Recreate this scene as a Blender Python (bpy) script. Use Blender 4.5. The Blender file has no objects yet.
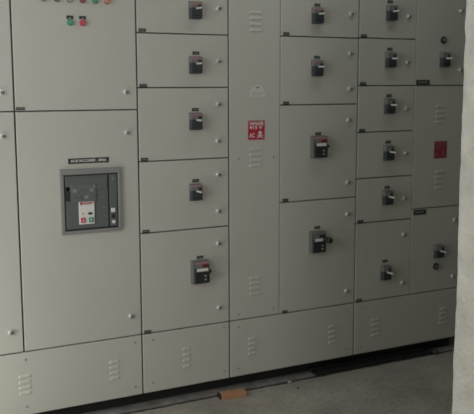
import bpy, bmesh, math, random
from mathutils import Vector, Matrix, noise
random.seed(7)
sc = bpy.context.scene
COL = sc.collection

# ---------------------------------------------------------------- materials
def new_mat(name):
    m = bpy.data.materials.new(name); m.use_nodes = True
    nt = m.node_tree; b = nt.nodes['Principled BSDF']
    return m, nt, b

def simple(name, rgb, rough=.5, metal=0., bump=0., bscale=200., vary=0., vscale=6.):
    m, nt, b = new_mat(name)
    b.inputs['Base Color'].default_value = (*rgb, 1)
    b.inputs['Roughness'].default_value = rough
    b.inputs['Metallic'].default_value = metal
    tc = nt.nodes.new('ShaderNodeTexCoord')
    if vary:
        n = nt.nodes.new('ShaderNodeTexNoise'); n.inputs['Scale'].default_value = vscale
        n.inputs['Detail'].default_value = 5
        nt.links.new(tc.outputs['Object'], n.inputs['Vector'])
        r = nt.nodes.new('ShaderNodeValToRGB')
        r.color_ramp.elements[0].position = .3; r.color_ramp.elements[1].position = .7
        r.color_ramp.elements[0].color = (*[c*(1-vary) for c in rgb], 1)
        r.color_ramp.elements[1].color = (*[min(1, c*(1+vary)) for c in rgb], 1)
        nt.links.new(n.outputs['Fac'], r.inputs['Fac'])
        nt.links.new(r.outputs['Color'], b.inputs['Base Color'])
    if bump:
        n = nt.nodes.new('ShaderNodeTexNoise'); n.inputs['Scale'].default_value = bscale
        nt.links.new(tc.outputs['Object'], n.inputs['Vector'])
        bp = nt.nodes.new('ShaderNodeBump'); bp.inputs['Strength'].default_value = bump
        bp.inputs['Distance'].default_value = .002
        nt.links.new(n.outputs['Fac'], bp.inputs['Height'])
        nt.links.new(bp.outputs['Normal'], b.inputs['Normal'])
    return m

PAINT = simple('powder_coat', (.50, .495, .445), .42, 0, .12, 260, .025, 2.2)
GASKET = simple('gasket_rubber', (.14, .14, .13), .9)
BASEBLK = simple('black_base_paint', (.012, .012, .012), .8)
STEEL = simple('dusty_steel', (.22, .215, .20), .75, 0, .5, 60, .35, 14)
CHROME = simple('latch_chrome', (.72, .72, .70), .3, .5)
SCREW = simple('screw_zinc', (.42, .41, .37), .4, .3)
BLACK = simple('black_plastic', (.02, .022, .024), .45)
DARKB = simple('blue_black_plastic', (.035, .042, .05), .4)
GREYP = simple('grey_plastic', (.17, .165, .16), .5)
MIDG = simple('mid_grey_plastic', (.12, .135, .13), .5)
ACBG = simple('breaker_face_grey', (.105, .122, .12), .45)
FRAMEG = simple('frame_grey', (.235, .235, .225), .5)
PINK = simple('faded_red_strip', (.33, .20, .195), .5)
REDD = simple('dark_red', (.16, .012, .02), .45)
SILVER = simple('lever_silver', (.66, .66, .64), .35, .15)
WHITE = simple('label_white', (.72, .71, .68), .5)
OFFW = simple('sticker_pale', (.60, .59, .55), .5)
SHADEINK = simple('sign_ink_shaded', (.30, .11, .125), .5)  # sign ink with the right end's shade put into its colour
SHADERED = simple('sign_red_shaded', (.27, .02, .05), .5)  # shaded copy of the sign red
RED = simple('sign_red', (.43, .018, .045), .45)
REDB = simple('button_red', (.50, .06, .11), .35)
GREEN = simple('button_green', (.07, .32, .19), .35)
LRED = simple('lens_red', (.26, .08, .09), .25)
LORG = simple('lens_orange', (.52, .22, .14), .25)
LGRN = simple('lens_green', (.05, .27, .14), .25)
LGRY = simple('lens_clear', (.33, .32, .29), .25)
LBRN = simple('lens_smoked', (.18, .16, .14), .25)
BEZEL = simple('lamp_bezel', (.20, .19, .18), .35, .5)
WALLP = simple('room_plaster', (.20, .20, .185), .9, 0, .5, 30, .05, 3)
CEILM = simple('ceiling_white', (.25, .25, .24), .9)
PRINT = simple('print_pale', (.62, .62, .60), .5)
GREYLINE = simple('print_grey', (.22, .235, .23), .5)

def plaster():
    m, nt, b = new_mat('rough_plaster')
    b.inputs['Roughness'].default_value = .92
    tc = nt.nodes.new('ShaderNodeTexCoord')
    n = nt.nodes.new('ShaderNodeTexNoise'); n.inputs['Scale'].default_value = 9; n.inputs['Detail'].default_value = 8
    n2 = nt.nodes.new('ShaderNodeTexNoise'); n2.inputs['Scale'].default_value = 55; n2.inputs['Detail'].default_value = 6
    r = nt.nodes.new('ShaderNodeValToRGB')
    r.color_ramp.elements[0].color = (.62, .605, .54, 1); r.color_ramp.elements[1].color = (.80, .78, .705, 1)
    r.color_ramp.elements[0].position = .3; r.color_ramp.elements[1].position = .65
    nt.links.new(tc.outputs['Object'], n.inputs['Vector']); nt.links.new(tc.outputs['Object'], n2.inputs['Vector'])
    nt.links.new(n.outputs['Fac'], r.inputs['Fac']); nt.links.new(r.outputs['Color'], b.inputs['Base Color'])
    ad = nt.nodes.new('ShaderNodeMath'); ad.operation = 'ADD'
    nt.links.new(n.outputs['Fac'], ad.inputs[0]); nt.links.new(n2.outputs['Fac'], ad.inputs[1])
    bp = nt.nodes.new('ShaderNodeBump'); bp.inputs['Strength'].default_value = .7; bp.inputs['Distance'].default_value = .012
    nt.links.new(ad.outputs[0], bp.inputs['Height']); nt.links.new(bp.outputs['Normal'], b.inputs['Normal'])
    return m
PLASTER = plaster()

def concrete():
    m, nt, b = new_mat('concrete_floor')
    b.inputs['Roughness'].default_value = .8
    tc = nt.nodes.new('ShaderNodeTexCoord')
    n = nt.nodes.new('ShaderNodeTexNoise'); n.inputs['Scale'].default_value = 2.6; n.inputs['Detail'].default_value = 9
    n.inputs['Roughness'].default_value = .62
    n2 = nt.nodes.new('ShaderNodeTexNoise'); n2.inputs['Scale'].default_value = 40; n2.inputs['Detail'].default_value = 6
    r = nt.nodes.new('ShaderNodeValToRGB')
    r.color_ramp.elements[0].color = (.27, .25, .215, 1); r.color_ramp.elements[1].color = (.40, .37, .32, 1)
    r.color_ramp.elements[0].position = .35; r.color_ramp.elements[1].position = .66
    nt.links.new(tc.outputs['Object'], n.inputs['Vector']); nt.links.new(tc.outputs['Object'], n2.inputs['Vector'])
    nt.links.new(n.outputs['Fac'], r.inputs['Fac'])
    mx = nt.nodes.new('ShaderNodeMixRGB'); mx.blend_type = 'MULTIPLY'; mx.inputs['Fac'].default_value = .5
    r2 = nt.nodes.new('ShaderNodeValToRGB')
    r2.color_ramp.elements[0].color = (.55, .55, .55, 1); r2.color_ramp.elements[1].color = (1, 1, 1, 1)
    r2.color_ramp.elements[0].position = .35; r2.color_ramp.elements[1].position = .5
    nt.links.new(n2.outputs['Fac'], r2.inputs['Fac'])
    nt.links.new(r.outputs['Color'], mx.inputs[1]); nt.links.new(r2.outputs['Color'], mx.inputs[2])
    nt.links.new(mx.outputs[0], b.inputs['Base Color'])
    bp = nt.nodes.new('ShaderNodeBump'); bp.inputs['Strength'].default_value = .4; bp.inputs['Distance'].default_value = .004
    nt.links.new(n2.outputs['Fac'], bp.inputs['Height']); nt.links.new(bp.outputs['Normal'], b.inputs['Normal'])
    return m
CONC = concrete()
DIRT = simple('groove_dirt', (.05, .046, .04), .95, 0, .4, 60, .3, 30)

def wood():
    m, nt, b = new_mat('raw_wood')
    b.inputs['Roughness'].default_value = .75
    tc = nt.nodes.new('ShaderNodeTexCoord')
    mp = nt.nodes.new('ShaderNodeMapping'); mp.inputs['Scale'].default_value = (4, 60, 60)
    n = nt.nodes.new('ShaderNodeTexNoise'); n.inputs['Scale'].default_value = 2; n.inputs['Detail'].default_value = 4
    r = nt.nodes.new('ShaderNodeValToRGB')
    r.color_ramp.elements[0].color = (.30, .145, .07, 1); r.color_ramp.elements[1].color = (.50, .27, .15, 1)
    nt.links.new(tc.outputs['Object'], mp.inputs['Vector']); nt.links.new(mp.outputs['Vector'], n.inputs['Vector'])
    nt.links.new(n.outputs['Fac'], r.inputs['Fac']); nt.links.new(r.outputs['Color'], b.inputs['Base Color'])
    return m
WOOD = wood()

# ---------------------------------------------------------------- mesh helpers
class MB:
    def __init__(s): s.bm = bmesh.new(); s.mats = []
    def mi(s, m):
        if m not in s.mats: s.mats.append(m)
        return s.mats.index(m)
    def _fin(s, faces, m, smooth=False):
        i = s.mi(m)
        for f in faces: f.material_index = i; f.smooth = smooth
    def box(s, x0, x1, y0, y1, z0, z1, m, bev=0., seg=2):
        g = bmesh.ops.create_cube(s.bm, size=1)
        vs = g['verts']
        for v in vs:
            v.co = Vector(((x0+x1)/2+v.co.x*(x1-x0), (y0+y1)/2+v.co.y*(y1-y0), (z0+z1)/2+v.co.z*(z1-z0)))
        fs = set(f for v in vs for f in v.link_faces)
        s._fin(fs, m)
        if bev:
            es = list(set(e for v in vs for e in v.link_edges))
            r = bmesh.ops.bevel(s.bm, geom=es, offset=bev, segments=seg, affect='EDGES', profile=.5)
            s._fin(r['faces'], m)
        return s
    def cyl(s, c, r, y0, y1, m, n=20, r2=None, bev=0.):
        """cylinder along Y, from y0 (back) to y1 (front, more negative)"""
        r2 = r if r2 is None else r2
        A = [s.bm.verts.new((c[0]+r*math.cos(t), y0, c[1]+r*math.sin(t))) for t in [2*math.pi*i/n for i in range(n)]]
        B = [s.bm.verts.new((c[0]+r2*math.cos(t), y1, c[1]+r2*math.sin(t))) for t in [2*math.pi*i/n for i in range(n)]]
        fs = []
        for i in range(n):
            fs.append(s.bm.faces.new((A[i], A[(i+1) % n], B[(i+1) % n], B[i])))
        s._fin(fs, m, True)
        if bev:
            D = [s.bm.verts.new((c[0]+(r2-bev)*math.cos(t), y1-bev, c[1]+(r2-bev)*math.sin(t))) for t in [2*math.pi*i/n for i in range(n)]]
            f2 = [s.bm.faces.new((B[i], B[(i+1) % n], D[(i+1) % n], D[i])) for i in range(n)]
            s._fin(f2, m, True); B = D
        s._fin([s.bm.faces.new(B), s.bm.faces.new(A[::-1])], m)
        return s
    def prism(s, prof, x0, x1, m):
        """closed (y,z) profile extruded along X"""
        A = [s.bm.verts.new((x0, y, z)) for y, z in prof]; B = [s.bm.verts.new((x1, y, z)) for y, z in prof]
        n = len(prof); fs = [s.bm.faces.new((A[i], B[i], B[(i+1) % n], A[(i+1) % n])) for i in range(n)]
        fs += [s.bm.faces.new(A[::-1]), s.bm.faces.new(B)]
        s._fin(fs, m); return s
    def outline(s, pts, y0, y1, m):
        """closed (x,z) outline given thickness along Y"""
        A = [s.bm.verts.new((x, y0, z)) for x, z in pts]; B = [s.bm.verts.new((x, y1, z)) for x, z in pts]
        n = len(pts); fs = [s.bm.faces.new((A[i], B[i], B[(i+1) % n], A[(i+1) % n])) for i in range(n)]
        fs += [s.bm.faces.new(A[::-1]), s.bm.faces.new(B)]
        s._fin(fs, m); return s
    def build(s, name, parent=None, loc=(0, 0, 0)):
        bmesh.ops.recalc_face_normals(s.bm, faces=s.bm.faces)
        me = bpy.data.meshes.new(name); s.bm.to_mesh(me); s.bm.free()
        for m in s.mats: me.materials.append(m)
        o = bpy.data.objects.new(name, me); COL.objects.link(o)
        o.location = loc
        if parent: o.parent = parent
        return o

def tag(o, label, cat, group=None):
    o['label'] = label; o['category'] = cat
    if group: o['group'] = group
    return o
def struct(o): o['kind'] = 'structure'; return o

def text_mesh(body, size, mat, name, parent, x, y, z, width=None):
    """raised lettering facing -Y, centred on (x,z)"""
    cu = bpy.data.curves.new('t', 'FONT'); cu.body = body; cu.size = size
    cu.align_x = 'CENTER'; cu.align_y = 'CENTER'; cu.extrude = .0003; cu.offset = size*.022; cu.resolution_u = 2
    t = bpy.data.objects.new('t', cu); COL.objects.link(t)
    bpy.context.view_layer.update()
    me = bpy.data.meshes.new_from_object(t.evaluated_get(bpy.context.evaluated_depsgraph_get()))
    bpy.data.objects.remove(t); bpy.data.curves.remove(cu)
    xs = [v.co.x for v in me.vertices]; k = 1 if width is None else width/(max(xs)-min(xs))
    for v in me.vertices: v.co = Vector((v.co.x*k, -v.co.z, v.co.y))
    me.materials.clear(); me.materials.append(mat)
    o = bpy.data.objects.new(name, me); COL.objects.link(o); o.location = (x, y, z); o.parent = parent
    return o

# ---------------------------------------------------------------- panel pieces
T = .018              # door sheet depth, fronts at y = 0
def louvres(mb, cx, cz, w, h, n=4):
    pitch = h/(n-.4)
    for i in range(n):
        z = cz+h/2-pitch*(i+.3)
        hh = .0125; d = .0045
        prof = [(.0005, z+hh*.75), (-d*.55, z+hh*.35), (-d, z-hh*.15), (-d*.95, z-hh*.4), (.0005, z-hh*.45)]
        k = .006
        # hood with tapered ends
        A = [mb.bm.verts.new((cx-w/2, .0005, p[1])) for p in prof]
        B = [mb.bm.verts.new((cx-w/2+k, p[0], p[1])) for p in prof]
        C = [mb.bm.verts.new((cx+w/2-k, p[0], p[1])) for p in prof]
        D = [mb.bm.verts.new((cx+w/2, .0005, p[1])) for p in prof]
        fs = []
        for P, Q in ((A, B), (B, C), (C, D)):
            for j in range(len(prof)-1): fs.append(mb.bm.faces.new((P[j], Q[j], Q[j+1], P[j+1])))
        mb._fin(fs, PAINT, False)

def latch(door, x, z):
    m = MB(); m.cyl((0, 0), .0135, 0, -.003, CHROME, 20)
    m.cyl((0, 0), .0105, -.003, -.010, CHROME, 20, bev=.002)
    m.cyl((.0035, -.001), .0078, -.009, -.0120, BLACK, 16)
    m.box(.0015, .0040, -.0138, -.0118, -.0070, .0050, CHROME)
    return m.build('latch', door, (x, 0, z))
def tag_plate(door, x, z, w=.038, h=.015):
    m = MB(); m.box(-w/2, w/2, -.0022, 0, -h/2, h/2, BLACK, .0008)
    for q in range(3):
        a = -w*.36+q*w*.25
        m.box(a, a+w*.17, -.0026, -.0021, -h*.15, h*.18, GREYLINE)
    return m.build('tag_plate', door, (x, 0, z))
def screw(par, x, z):
    m = MB(); m.cyl((0, 0), .0062, 0, -.0025, SCREW, 14, r2=.005)
    m.box(-.004, .004, -.0029, -.0024, -.0007, .0007, BLACK)
    return m.build('screw', par, (x, 0, z))
def door(cab, x0, x1, z0, z1, latches=(), tags=(), name='door', louv=(), gl=.004, gr=.004):
    m = MB(); m.box(x0+gl, x1-gr, 0, T, z0+.003, z1-.003, PAINT, .0025)
    for l in louv: louvres(m, *l)
    d = m.build(name, cab)
    for l in latches: latch(d, *l)
    for t in tags: tag_plate(d, *t)
    return d

def small_breaker(cab, x, z, nameplate=None, door_obj=None, dim=(.061, .082), tone=PINK):
    """x = left edge, z = centre. moulded-case breaker poking through its cut-out"""
    w, h = dim; d = .030
    m = MB()
    m.box(-.003, w+.003, -.005, .012, -h/2-.003, h/2+.003, GREYP, .002)       # escutcheon
    m.box(0, w, -d, 0, -h/2, h*.12, DARKB, .003)                                # lower dark block
    m.box(0, w, -d*.92, 0, h*.12, h/2, GREYP, .003)                             # upper block
    for q in range(3): m.box(.008+q*.016, .020+q*.016, -d-.0008, -d+.001, -h*.36, -h*.3, BLACK)
    b = m.build('circuit_breaker', cab, (x, 0, z))
    s = MB(); s.box(.004, w-.004, -d*.92-.0012, -d*.92+.001, h*.34, h*.46, tone)
    s.box(w*.62, w*.92, -d*.92-.0012, -d*.92+.001, h*.17, h*.30, BLACK)
    s.build('marking_strip', b)
    g = MB(); g.cyl((w*.42, h*.24), .008, -d*.9, -d-.006, GREYP, 16, bev=.001); g.build('dial', b)
    l = MB(); l.box(w*.40, w*.58, -.078, -d*.85, h*.035, h*.135, SILVER, .002)
    l.build('toggle_lever', b)
    if nameplate and door_obj:
        feeder_plate(door_obj, *nameplate)
    return b

def feeder_plate(d, px, pz):
        p = MB(); p.box(-.0185, .0185, -.002, 0, -.008, .008, BLACK, .0008)
        p.box(-.012, .012, -.0024, -.0019, -.002, .002, GREYLINE)
        p.build('nameplate', d, (px, 0, pz))

def large_breaker(cab, x, z, nameplate, d_obj, knob_out=.045, tone=PINK):
    w, h, d = .094, .117, .030
    m = MB()
    m.box(-.003, w+.003, -.006, .012, -h/2-.003, h/2+.003, GREYP, .002)
    m.box(0, .011, -d*.9, 0, -h/2, h/2, MIDG, .002)
    m.box(.011, w, -d, 0, -h/2, h*.18, BLACK, .003)
    m.box(.011, w, -d*.9, 0, h*.18, h/2, GREYP, .002)
    b = m.build('circuit_breaker', cab, (x, 0, z))
    s = MB(); s.box(.006, w-.003, -d*.9-.0015, -d*.9+.001, h*.37, h*.47, tone)
    s.build('marking_strip', b)
    s = MB(); s.box(w*.55, w-.003, -d*.9-.0015, -d*.9+.001, h*.22, h*.345, REDD if tone is PINK else BLACK)
    s.build('dark_strip', b)
    s = MB(); s.box(.020, w*.90, -d-.0015, -d*.9+.001, h*.045, h*.175, WHITE, .0005)
    s.build('rating_label', b)
    s = MB()
    for q in (-.17, -.33):
        s.box(w*.66, w*.80, -d-.001, -d+.001, h*q-.004, h*q+.004, GREYLINE)
        s.box(w*.70, w*.76, -d-.0015, -d+.001, h*q-.0015, h*q+.0015, WHITE)
    s.build('trip_marking', b)
    kx, kz, kr = (w*.88, h*.13, .0165) if knob_out > .04 else (w-.002, h*.02, .0125)
    s = MB(); s.cyl((kx, kz), kr*.75, -.004, -d-knob_out*.3, BLACK, 20)
    s.cyl((kx, kz), kr, -d-knob_out*.3 if knob_out > .04 else -.008, -d-knob_out if knob_out > .04 else -.024, BLACK, 24, bev=.003)
    s.build('rotary_knob', b)
    feeder_plate(d_obj, *nameplate)
    return b

def cabinet(x0, x1, label):
    e = bpy.data.objects.new('switchgear_cabinet', None); COL.objects.link(e)
    e.location = ((x0+x1)/2, 0, .084)
    tag(e, label, 'electrical cabinet', 'switchgear cabinets bolted side by side')
    return e
def finish(e):
    """children were built in world metres: keep them in place under the empty"""
    for ch in e.children: ch.location = ch.location-e.location
def carcass(e, x0, x1, ztop=2.3):
    m = MB()
    m.box(x0+.001, x1-.001, .026, .62, .084, ztop, PAINT, .002); m.build('carcass', e)
    g = MB(); g.box(x0+.002, x1-.002, T, .026, .086, ztop-.002, GASKET); g.build('door_seal', e)
def kick(e, x0, x1, screws, louv, gl=.004, gr=.004):
    d = door(e, x0, x1, .081, .396, name='kick_panel', louv=louv, gl=gl, gr=gr)
    for s in screws: screw(d, *s)

TOP = 2.3
# ================================================================= cabinet A : incomer
A = cabinet(.300, 1.488, 'wide grey cabinet at the left with the big square breaker and coloured indicator lamps')
carcass(A, .300, 1.488)
door(A, .300, .894, .396, 1.525, latches=((.834, 1.416), (.834, .500)))
door(A, .300, .894, 1.525, TOP, latches=((.836, 1.611), (.836, 2.19)))
up = door(A, .894, 1.488, 1.525, TOP, latches=((1.427, 1.610), (1.427, 2.19)), tags=((.920, 1.5375, .041, .013),))
lo = door(A, .894, 1.488, .396, 1.525, latches=((1.428, 1.416), (1.429, .500)))
kick(A, .300, 1.488, ((.897, .358), (.896, .125), (1.447, .360), (1.446, .127), (.345, .358), (.345, .125)),
     ((.891, .236, .060, .100), (1.337, .235, .052, .100)))
# indicator lamps and push buttons on the upper door
for q, (mt, lens) in enumerate([(LGRY, 0), (LBRN, 0), (LGRY, 0), (LRED, 0), (LGRN, 0), (LORG, 0)]):
    m = MB(); m.cyl((0, 0), .0150, 0, -.004, BEZEL, 24, bev=.001)
    m.cyl((0, 0), .0125, -.004, -.013, mt, 24, bev=.003)
    m.build('indicator_lamp', up, (1.044+q*.0602, 0, 2.0325))
for x, mt in ((1.1635, GREEN), (1.2235, REDB)):
    m = MB(); m.cyl((0, 0), .0152, 0, -.005, mt, 24, bev=.001); m.cyl((0, 0), .0115, -.005, -.016, mt, 24, bev=.002)
    m.build('push_button', up, (x, 0, 1.929))
    m = MB(); m.box(-.016, .016, -.003, 0, -.0075, .0075, BLACK, .001)
    m.box(-.003, .003, -.0034, -.0028, -.0075, -.002, OFFW); m.build('button_label', up, (x-.0005, 0, 1.9525))
# nameplate of the incomer
m = MB(); m.box(-.1, .1, -.003, 0, -.0125, .0125, BLACK, .001)
npl = m.build('nameplate', A, (1.2335, 0, 1.288))
text_mesh('ACB INCOMER : 800A', .018, PRINT, 'lettering', npl, 0, -.0034, 0, .178)
# air circuit breaker : square frame, recessed face, control strip
m = MB()
X0, X1, Z0, Z1 = 1.090, 1.391, .940, 1.252
fw = .018
m.box(X0, X1, -.012, .004, Z1-.028, Z1, FRAMEG, .003); m.box(X0, X1, -.012, .004, Z0, Z0+.016, FRAMEG, .003)
m.box(X0, X0+fw, -.012, .004, Z0+.016, Z1-.028, FRAMEG, .003); m.box(X1-.016, X1, -.012, .004, Z0+.016, Z1-.028, FRAMEG, .003)
acb = m.build('air_circuit_breaker', A)
m = MB()
fx0, fx1, fz0, fz1 = X0+fw, X1-.016, Z0+.016, Z1-.028
m.box(fx0, fx1, -.003, .004, fz0, fz1, BLACK)
m.box(fx0+.006, 1.324, -.009, 0, fz0+.008, fz1-.006, ACBG, .003)
m.box(1.332, fx1-.005, -.009, 0, fz0+.008, fz1-.006, ACBG, .003)
m.box(fx0+.010, 1.318, -.012, -.008, 1.148, 1.208, ACBG, .002)
m.build('breaker_face', acb)
m = MB()     # protection relay with its keys
m.box(1.140, 1.262, -.014, -.010, 1.092, 1.176, MIDG, .002)
for i in range(4):
    for j in range(2):
        m.box(1.149+i*.028, 1.167+i*.028, -.0155, -.013, 1.140-j*.032, 1.156-j*.032, ACBG if (i+j) % 3 else GREYLINE, .001)
m.cyl((1.253, 1.166), .006, -.013, -.016, GREYLINE, 12)
m.box(1.114, 1.134, -.012, -.008, 1.10, 1.168, BLACK, .001)
m.build('protection_relay', acb)
m = MB(); m.box(1.176, 1.252, -.0135, -.008, .985, 1.100, WHITE, .001)
wl = m.build('operating_label', acb)
m = MB(); m.box(1.186, 1.247, -.0142, -.0132, 1.084, 1.090, RED); m.box(1.182, 1.190, -.0142, -.0132, 1.078, 1.092, RED)
m.box(1.196, 1.236, -.0142, -.0132, 1.0785, 1.0815, PINK); m.build('red_print', acb)
m = MB(); m.box(1.221, 1.240, -.0148, -.0132, 1.030, 1.041, BLACK); m.build('state_window', acb)
m = MB(); m.box(1.192, 1.198, -.0144, -.0132, 1.032, 1.040, LORG); m.build('charge_window', acb)
m = MB(); m.box(1.183, 1.206, -.018, -.013, .993, 1.017, REDB, .002); m.box(1.192, 1.197, -.0186, -.0178, 1.0, 1.010, WHITE); m.build('off_button', acb)
m = MB(); m.box(1.222, 1.245, -.018, -.013, .993, 1.017, GREEN, .002); m.box(1.231, 1.236, -.0186, -.0178, 1.0, 1.010, WHITE); m.build('on_button', acb)
m = MB(); m.box(1.337, 1.357, -.014, -.008, 1.034, 1.054, WHITE, .002); m.build('indicator_window', acb)
m = MB(); m.cyl((1.3485, .986), .0085, -.008, -.015, WHITE, 20, bev=.001); m.build('key_lock', acb)
m = MB(); m.cyl((1.347, 1.014), .010, -.008, -.013, BLACK, 20); m.build('push_plug', acb)
m = MB(); m.cyl((1.350, 1.196), .005, -.008, -.011, GREYLINE, 14); m.build('rivet', acb)
for (x, z) in ((1.128, 1.02), (1.300, 1.06), (1.302, 1.02), (1.29, 1.11)):
    m = MB(); m.box(x-.004, x+.004, -.0105, -.0085, z-.002, z+.002, GREYLINE); m.build('small_mark', acb)
finish(A)

# ================================================================= cabinet B : five feeders
B = cabinet(1.488, 1.986, 'narrower grey cabinet with one column of five breaker doors, right of the big breaker')
carcass(B, 1.488, 1.986)
door(B, 1.488, 1.986, 2.155, TOP)
tg = lambda z: ((1.518, z+.0095, .038, .015),)
d = door(B, 1.488, 1.986, 1.892, 2.155, latches=((1.928, 2.022),), tags=tg(1.895)); small_breaker(B, 1.767, 2.008, (1.804, 2.071), d)
d = door(B, 1.488, 1.986, 1.630, 1.892, latches=((1.926, 1.761),), tags=tg(1.631)); small_breaker(B, 1.765, 1.741, (1.802, 1.800), d)
d = door(B, 1.488, 1.986, 1.270, 1.630, latches=((1.924, 1.545), (1.922, 1.359)), tags=tg(1.272)); small_breaker(B, 1.763, 1.462, (1.795, 1.520), d)
d = door(B, 1.488, 1.986, .912, 1.270, latches=((1.922, 1.185), (1.921, .996)), tags=tg(.912)); small_breaker(B, 1.760, 1.103, (1.794, 1.161), d)
d = door(B, 1.488, 1.986, .396, .912, latches=((1.920, .825), (1.921, .481)), tags=tg(.397)); large_breaker(B, 1.763, .687, (1.815, .761), d, .022)
kick(B, 1.488, 1.986, ((1.544, .359), (1.542, .134), (1.951, .370), (1.951, .127)), ((1.733, .238, .046, .112),))
finish(B)

# ---- signs and stickers shared by the cable-side covers
def danger_sign(par, x, z, w=.099, h=.101, ink=None, ground=None):
    ink = ink or WHITE
    m = MB(); m.box(-w/2, w/2, -.0015, 0, -h/2, h/2, ground or RED, .0005)
    m.box(-w/2, w/2, -.0019, -.0014, h/2-.0035, h/2-.001, PINK)
    sg = m.build('danger_sign', par, (x, 0, z))
    y = -.0021
    text_mesh('DANGER', .024, ink, 'sign_lettering', sg, 0, y, .034, .085)
    text_mesh('415 V', .025, ink, 'sign_lettering', sg, -.004, y, .013, .078)
    text_mesh('AC', .032, ink, 'sign_lettering', sg, -.026, y, -.028, .032)
    m = MB()
    m.outline([(.0+.0105*math.cos(t), .006+.011*math.sin(t)) for t in [i*math.pi/8 for i in range(16)]], 0, -.0005, ink)
    m.box(-.006, .006, -.0005, 0, -.012, -.004, ink)
    m.outline([(-.020, -.008), (-.018, -.005), (.020, -.018), (.018, -.021)], 0, -.0005, ink)
    m.outline([(.020, -.008), (.018, -.005), (-.020, -.018), (-.018, -.021)], 0, -.0005, ink)
    for s in (-1, 1): m.cyl((s*.004, .005), .0026, -.0004, -.0009, RED, 10)
    m.build('skull_emblem', sg, (.022, y+.0005, -.022))
    return sg

# ================================================================= cabinet C : cable alley + four feeders
Cc = cabinet(1.986, 2.797, 'grey cabinet with a tall louvred cover bearing the bright red danger sign and white sticker')
carcass(Cc, 1.986, 2.797)
cov = door(Cc, 1.986, 2.293, .396, TOP, name='cable_cover', gr=.0018,
           louv=((2.146, 1.966, .075, .108), (2.145, 1.265, .076, .105), (2.141, .574, .070, .105)))
for s in ((2.254, 1.261), (2.042, 1.262), (2.254, .432), (2.041, .424)): screw(cov, *s)
danger_sign(Cc, 2.148, 1.408)
m = MB()
dome = [(-.045, -.031), (.045, -.031), (.045, -.004)]+[(.045*math.cos(t)*.86, -.004+.035*math.sin(t)) for t in [i*math.pi/12 for i in range(1, 12)]]+[(-.045, -.004)]
m.outline(dome, 0, -.0012, OFFW); st = m.build('sticker', Cc, (2.155, 0, 1.611))
m = MB(); m.outline([(.012*math.cos(t), .018+.004*math.sin(t)) for t in [i*math.pi/8 for i in range(16)]], -.0012, -.0018, GREYP)
for q in range(3): m.box(-.034, .034-.012*(q == 2), -.0016, -.0011, -.006-q*.008, -.0045-q*.008, GREYLINE)
m.build('sticker_print', st)
tg = lambda z: ((2.328, z+.0105, .036, .016),)
door(Cc, 2.293, 2.797, 2.155, TOP, gl=.0018)
d = door(Cc, 2.293, 2.797, 1.896, 2.155, latches=((2.740, 2.025),), tags=tg(1.898), gl=.0018); small_breaker(Cc, 2.486, 2.008, (2.521, 2.064), d)
d = door(Cc, 2.293, 2.797, 1.536, 1.896, latches=((2.737, 1.810), (2.738, 1.620)), tags=tg(1.536), gl=.0018); small_breaker(Cc, 2.487, 1.731, (2.522, 1.789), d)
d = door(Cc, 2.293, 2.797, 1.013, 1.536, latches=((2.733, 1.447), (2.733, 1.099)), tags=tg(1.015), gl=.0018); large_breaker(Cc, 2.486, 1.307, (2.535, 1.378), d, .016)
d = door(Cc, 2.293, 2.797, .396, 1.013, latches=((2.736, .919), (2.737, .474)), tags=tg(.394), gl=.0018); large_breaker(Cc, 2.483, .780, (2.535, .858), d, .058, GREYP)
kick(Cc, 1.986, 2.797, ((2.039, .358), (2.037, .127), (2.742, .358), (2.742, .127)), ((2.122, .240, .050, .098), (2.643, .230, .053, .110)))
finish(Cc)

# ================================================================= cabinet D : six feeders + cable alley
D = cabinet(2.797, 3.597, 'grey cabinet at the shaded right end beside the plaster wall, with red sign darkened for shade')
carcass(D, 2.797, 3.597)
tg = lambda z: ((2.829, z+.0105, .040, .018),)
rows = [2.155, 1.899, 1.637, 1.377, 1.115, .858, .396]
door(D, 2.797, 3.201, 2.155, TOP, gr=.0018)
info = [((3.137, 2.025), 2.041, 3.006, 2.102), ((3.139, 1.769), 1.782, 3.012, 1.841), ((3.139, 1.507), 1.523, 3.013, 1.581),
        ((3.142, 1.246), 1.256, 3.014, 1.317), ((3.141, .983), .998, 3.014, 1.055), ((3.142, .768), .554, 3.010, .620)]
for i, (lk, bz, px, pz) in enumerate(info):
    ls = (lk,) if i < 5 else (lk, (3.140, .476))
    d = door(D, 2.797, 3.201, rows[i+1], rows[i], latches=ls, tags=() if i == 3 else tg(rows[i+1]), gr=.0018)
    small_breaker(D, 2.980, bz-.001, (px, pz), d, tone=GREYP)
d = door(D, 3.201, 3.597, 1.637, TOP, latches=((3.530, 2.072), (3.537, 1.728)), tags=((3.257, 1.6555, .100, .028),), gl=.0018)
small_breaker(D, 3.378, 1.787, tone=GREYP)
m = MB(); m.cyl((0, 0), .021, 0, -.006, BLACK, 24, bev=.002); m.cyl((0, 0), .011, -.008, -.016, MIDG, 20, bev=.002); m.build('push_button', d, (3.402, 0, 1.900))
cv = door(D, 3.201, 3.597, .912, 1.637, name='cable_cover', gl=.0018, louv=((3.396, 1.470, .070, .112), (3.404, 1.079, .070, .112)))
danger_sign(D, 3.406, 1.259, .098, .102, SHADEINK, SHADERED)  # same red sign, its shade painted into ink and ground
d = door(D, 3.201, 3.597, .396, .912, latches=((3.536, .826), (3.533, .474)), tags=((3.262, .891, .096, .030),), gl=.0018)
small_breaker(D, 3.378, .642, dim=(.061, .074), tone=GREYP)
m = MB(); m.cyl((0, 0), .021, 0, -.006, BLACK, 24, bev=.002); m.cyl((0, 0), .011, -.008, -.016, MIDG, 20, bev=.002); m.build('push_button', d, (3.398, 0, .549))
kick(D, 2.797, 3.597, ((2.850, .358), (2.850, .127), (3.545, .358), (3.545, .127)), ((2.951, .230, .064, .112), (3.468, .230, .060, .106)))
finish(D)

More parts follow.
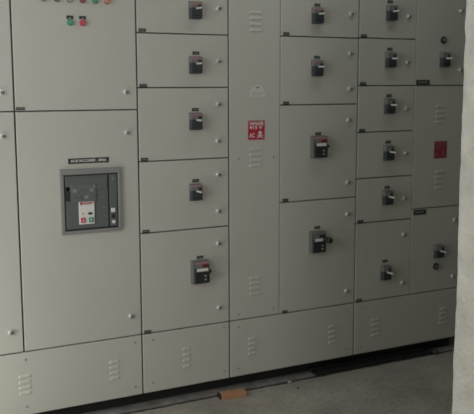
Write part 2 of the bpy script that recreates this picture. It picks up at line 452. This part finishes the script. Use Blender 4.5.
# ================================================================= base rails and floor
m = MB()
m.box(.30, 3.597, .075, .13, .001, .083, BASEBLK, .002); m.box(.30, 3.597, .50, .55, .001, .083, BASEBLK, .002)
for x in (.30, 1.49, 1.99, 2.8, 3.54): m.box(x, x+.05, .13, .50, .001, .083, BASEBLK)
tag(m.build('base_frame'), 'black steel base frame in the dark gap beneath the grey cabinets', 'base frame')
m = MB()
N = 120; xs = [.2+2.33*i/N for i in range(N+1)]
prof = []
rows_v = []
for x in xs:
    j = .0025*noise.noise(Vector((x*9, 0, 0)))+.0015*noise.noise(Vector((x*31, 3, 0)))
    rows_v.append([m.bm.verts.new(c) for c in ((x, .074, .0005), (x, .074, .009), (x, -.001+j, .009+.0015*noise.noise(Vector((x*15, 8, 0)))), (x, -.001+j, .0005))])
fs = []
for a, b in zip(rows_v, rows_v[1:]):
    for k in range(4): fs.append(m.bm.faces.new((a[k], b[k], b[(k+1) % 4], a[(k+1) % 4])))
fs += [m.bm.faces.new(rows_v[0]), m.bm.faces.new(rows_v[-1][::-1])]
m._fin(fs, STEEL)
tag(m.build('steel_strip'), 'long dusty grey steel strip on the floor along the lighter left cabinet bases', 'metal strip')
m = MB(); m.box(2.535, 3.41, -.004, .072, .0005, .012, BASEBLK, .003)
m.box(2.535, 3.41, .045, .072, .012, .03, BASEBLK, .003); m.box(3.36, 3.41, -.012, .02, .0005, .022, BASEBLK, .005)
tag(m.build('steel_strip'), 'black painted steel strip on the floor under the darker right-hand cabinets', 'metal strip')

WX = -.75     # inner face of the left wall
# floor : a slab with a ragged groove along the strip
m = MB()
N = 220; L, R_ = WX-.1, 4.3
ring = []
for i in range(N+1):
    x = L+(R_-L)*i/N
    e = .004*noise.noise(Vector((x*8, 1, 0)))+.003*noise.noise(Vector((x*27, 5, 0)))
    ring.append([m.bm.verts.new(c) for c in ((x, -5.2, 0), (x, -1.0, 0), (x, -.022-e*2.2, 0), (x, -.018-e*2.2, -.035), (x, -.003, -.035), (x, -.002, 0), (x, .85, 0))])
fs = []
for a, b in zip(ring, ring[1:]):
    for k in range(6): fs.append(m.bm.faces.new((a[k], b[k], b[k+1], a[k+1])))
m._fin(fs, CONC)
for i_, f in enumerate(fs):
    if i_ % 6 in (2, 3, 4): f.material_index = m.mi(DIRT)
struct(m.build('floor'))

# ---- small things lying on the floor
m = MB(); m.box(-.070, .070, -.026, .026, 0, .030, WOOD, .0025); m.box(-.078, -.0695, -.020, .030, 0, .027, BASEBLK, .003)
o = m.build('wooden_block', None, (1.972, -.062, .0)); o.rotation_euler = (0, 0, math.radians(-8))
tag(o, 'small orange-brown offcut of wood on the floor in front of the cabinets', 'wood block')
def chip(name, loc, r, mat, label, cat, flat=.6, seed=0):
    bm = bmesh.new(); bmesh.ops.create_icosphere(bm, subdivisions=2, radius=r)
    for v in bm.verts:
        k = 1+.35*noise.noise(v.co/r*1.3+Vector((seed*3.1, 0, 0))); v.co *= k; v.co.z *= flat
    zmin = min(v.co.z for v in bm.verts)
    for v in bm.verts: v.co.z -= zmin
    me = bpy.data.meshes.new(name); bm.to_mesh(me); bm.free(); me.materials.append(mat)
    ob = bpy.data.objects.new(name, me); COL.objects.link(ob); ob.location = loc
    return tag(ob, label, cat, 'crumbs of rubble along the cabinet bases')
RUB = simple('rubble', (.30, .28, .25), .9, 0, .4, 80, .1, 20)
RUBD = simple('dark_rubble', (.04, .038, .035), .9, 0, .4, 80, .1, 20)
chip('rubble_chip', (2.345, -.030, 0), .013, RUB, 'pale crumb of rubble on the floor right of the wooden block', 'rubble', .6, 1)
chip('rubble_chip', (3.400, -.022, 0), .020, RUBD, 'dark lump lying by the floor strip near the plaster wall', 'rubble', .8, 2)
chip('rubble_chip', (2.34, -.125, 0), .006, RUBD, 'tiny dark crumb on open floor below the pale rubble crumb', 'rubble', .7, 3)

# ================================================================= room
def wall_grid(name, p0, u, v, nu, nv, amp, mat, scale=7):
    """rough plaster sheet p0 + s*u + t*v, displaced along its normal"""
    p0, u, v = Vector(p0), Vector(u), Vector(v); n = u.cross(v).normalized()
    bm = bmesh.new(); g = []
    for i in range(nu+1):
        g.append([])
        for j in range(nv+1):
            p = p0+u*(i/nu)+v*(j/nv)
            p += n*amp*noise.noise(p*scale)
            g[-1].append(bm.verts.new(p))
    for i in range(nu):
        for j in range(nv): bm.faces.new((g[i][j], g[i+1][j], g[i+1][j+1], g[i][j+1])).smooth = True
    me = bpy.data.meshes.new(name); bm.to_mesh(me); bm.free(); me.materials.append(mat)
    ob = bpy.data.objects.new(name, me); COL.objects.link(ob); return ob

# rough plastered wall end on the right : box with a ragged vertical arris
def pier():
    bm = bmesh.new(); nz = 180
    x0, x1, y0, y1 = 2.076, 4.3, -1.60, -5.2
    # path of the outline in plan (x,y)
    path = [(x1, y0)]+[(x0+.02+(x1-x0-.02)*(1-i/12)**1.5, y0) for i in range(1, 12)]
    path += [(x0+.012, y0), (x0+.0035, y0-.0035), (x0, y0-.012)]
    path += [(x0, y0-.02-.012*i) for i in range(1, 18)]+[(x0, y0-.25-(i/8)*3.3) for i in range(1, 9)]
    rows_ = []
    for k in range(nz+1):
        z = 3.0*k/nz; row = []
        for (x, y) in path:
            p = Vector((x, y, z))
            dx = .0045*noise.noise(p*6)+.0035*noise.noise(p*19)+.002*noise.noise(p*45)
            dy = .004*noise.noise(p*9+Vector((4, 0, 0)))
            sx = -1 if x < x1-.5 else 0
            row.append(bm.verts.new((x+dx*abs(sx)+.006*(1.2-z)*.0, y+dy, z)))
        rows_.append(row)
    for a, b in zip(rows_, rows_[1:]):
        for i in range(len(path)-1): bm.faces.new((a[i], a[i+1], b[i+1], b[i])).smooth = True
    bmesh.ops.recalc_face_normals(bm, faces=bm.faces)
    me = bpy.data.meshes.new('wall_right'); bm.to_mesh(me); bm.free(); me.materials.append(PLASTER)
    ob = bpy.data.objects.new('wall_right', me); COL.objects.link(ob); return ob
struct(pier())
m = MB(); m.box(WX-.1, 4.4, .75, .85, 0, 3.0, WALLP); struct(m.build('wall_back'))
m = MB(); m.box(4.2, 4.3, -1.6, .75, 0, 3.0, WALLP); struct(m.build('wall_alcove'))
m = MB(); m.box(WX-.1, 2.4, -5.2, -5.1, 0, 3.0, WALLP); struct(m.build('wall_front'))
m = MB(); m.box(WX-.1, 4.4, -5.2, .85, 3.0, 3.1, CEILM); struct(m.build('ceiling'))
OY0, OY1, OZ0, OZ1 = -1.95, -.6, 1.2, 2.9
DY0, DY1, DZ0, DZ1 = -.78, -.22, .10, .72      # made-up low opening, unseen, for the added fill light
WX = -.75
m = MB()
m.box(WX-.1, WX, -5.1, OY0, 0, 3.0, WALLP); m.box(WX-.1, WX, OY1, .75, 0, 3.0, WALLP)
m.box(WX-.1, WX, OY0, OY1, OZ1, 3.0, WALLP); m.box(WX-.1, WX, OY0, OY1, 0, OZ0, WALLP)
struct(m.build('wall_left'))
m = MB()
FR = simple('window_frame_paint', (.4, .4, .38), .5)
for a, b, c, d_ in ((OY0, OY1, OZ0, OZ0+.05), (OY0, OY1, OZ1-.05, OZ1), (OY0, OY0+.05, OZ0, OZ1), (OY1-.05, OY1, OZ0, OZ1)):
    m.box(WX-.08, WX-.02, a, b, c, d_, FR)
struct(m.build('window_1'))

# ================================================================= light
def area(name, loc, target, sx, sy, power, col):
    l = bpy.data.lights.new(name, 'AREA'); l.shape = 'RECTANGLE'; l.size = sx; l.size_y = sy; l.energy = power; l.color = col
    o = bpy.data.objects.new(name, l); COL.objects.link(o); o.location = loc
    o.rotation_euler = (Vector(target)-Vector(loc)).to_track_quat('-Z', 'Y').to_euler(); return o
area('window_daylight', (WX, (OY0+OY1)/2, (OZ0+OZ1)/2), (2.0, -.35, 1.9), OY1-OY0-.1, OZ1-OZ0-.1, 25, (.98, .99, .96))
area('low_left_fill', (-.25, (DY0+DY1)/2, (DZ0+DZ1)/2), (1, -.02, .3), DY1-DY0, DZ1-DZ0, 11.6, (1, .97, .92))  # added fill to brighten the lower left, not a real opening
area('ceiling_fill', (2.5, -.5, 2.955), (2.5, -.5, 0), 1.6, .12, 4.0, (.93, 1, .97))  # added unseen fill that brightens the upper panels
area('doorway_daylight', (1.2, -5.08, 2.1), (1.2, 0, 1.3), 1.0, 1.0, 42, (1, .98, .94))
# unseen low box, added to surround the fill light at the left
m = MB()
m.box(-.33, -.27, -.90, DY0, 0, .85, WALLP); m.box(-.33, -.27, DY1, .75, 0, .85, WALLP)
m.box(-.33, -.27, DY0, DY1, 0, DZ0, WALLP); m.box(-.33, -.27, DY0, DY1, DZ1, .85, WALLP)
m.box(WX, -.33, -.90, -.84, 0, .85, WALLP); m.box(WX, -.27, -.90, .75, .85, .90, WALLP)
struct(m.build('fill_surround'))
m = MB(); m.box(1.66, 3.34, -.57, -.43, 2.965, 3.0, FR, .005); struct(m.build('fill_housing'))  # unseen housing made up for the ceiling fill
w = bpy.data.worlds.new('world'); sc.world = w; w.use_nodes = True
w.node_tree.nodes['Background'].inputs[0].default_value = (.8, .87, 1, 1)
w.node_tree.nodes['Background'].inputs[1].default_value = .8

# ================================================================= camera
cam = bpy.data.cameras.new('camera'); co = bpy.data.objects.new('camera', cam); COL.objects.link(co)
yaw, pit, rol = map(math.radians, (27.888, 8.191, -.163))
F = Vector((math.sin(yaw)*math.cos(pit), math.cos(yaw)*math.cos(pit), -math.sin(pit)))
R0 = Vector((math.cos(yaw), -math.sin(yaw), 0)); U0 = R0.cross(F)
R1 = R0*math.cos(rol)+U0*math.sin(rol); U1 = -R0*math.sin(rol)+U0*math.cos(rol)
M = Matrix((R1, U1, -F)).transposed().to_4x4(); M.translation = Vector((0, -3.84, 1.634))
co.matrix_world = M
cam.sensor_fit = 'HORIZONTAL'; cam.sensor_width = 36; cam.lens = 836.29/474*36
cam.clip_start = .05
cam.dof.use_dof = True; cam.dof.focus_distance = 3.0; cam.dof.aperture_fstop = 5.0
sc.camera = co
vs = sc.view_settings
vs.view_transform = 'Standard'; vs.look = 'None'; vs.gamma = 1; vs.use_curve_mapping = False
vs.exposure = 0
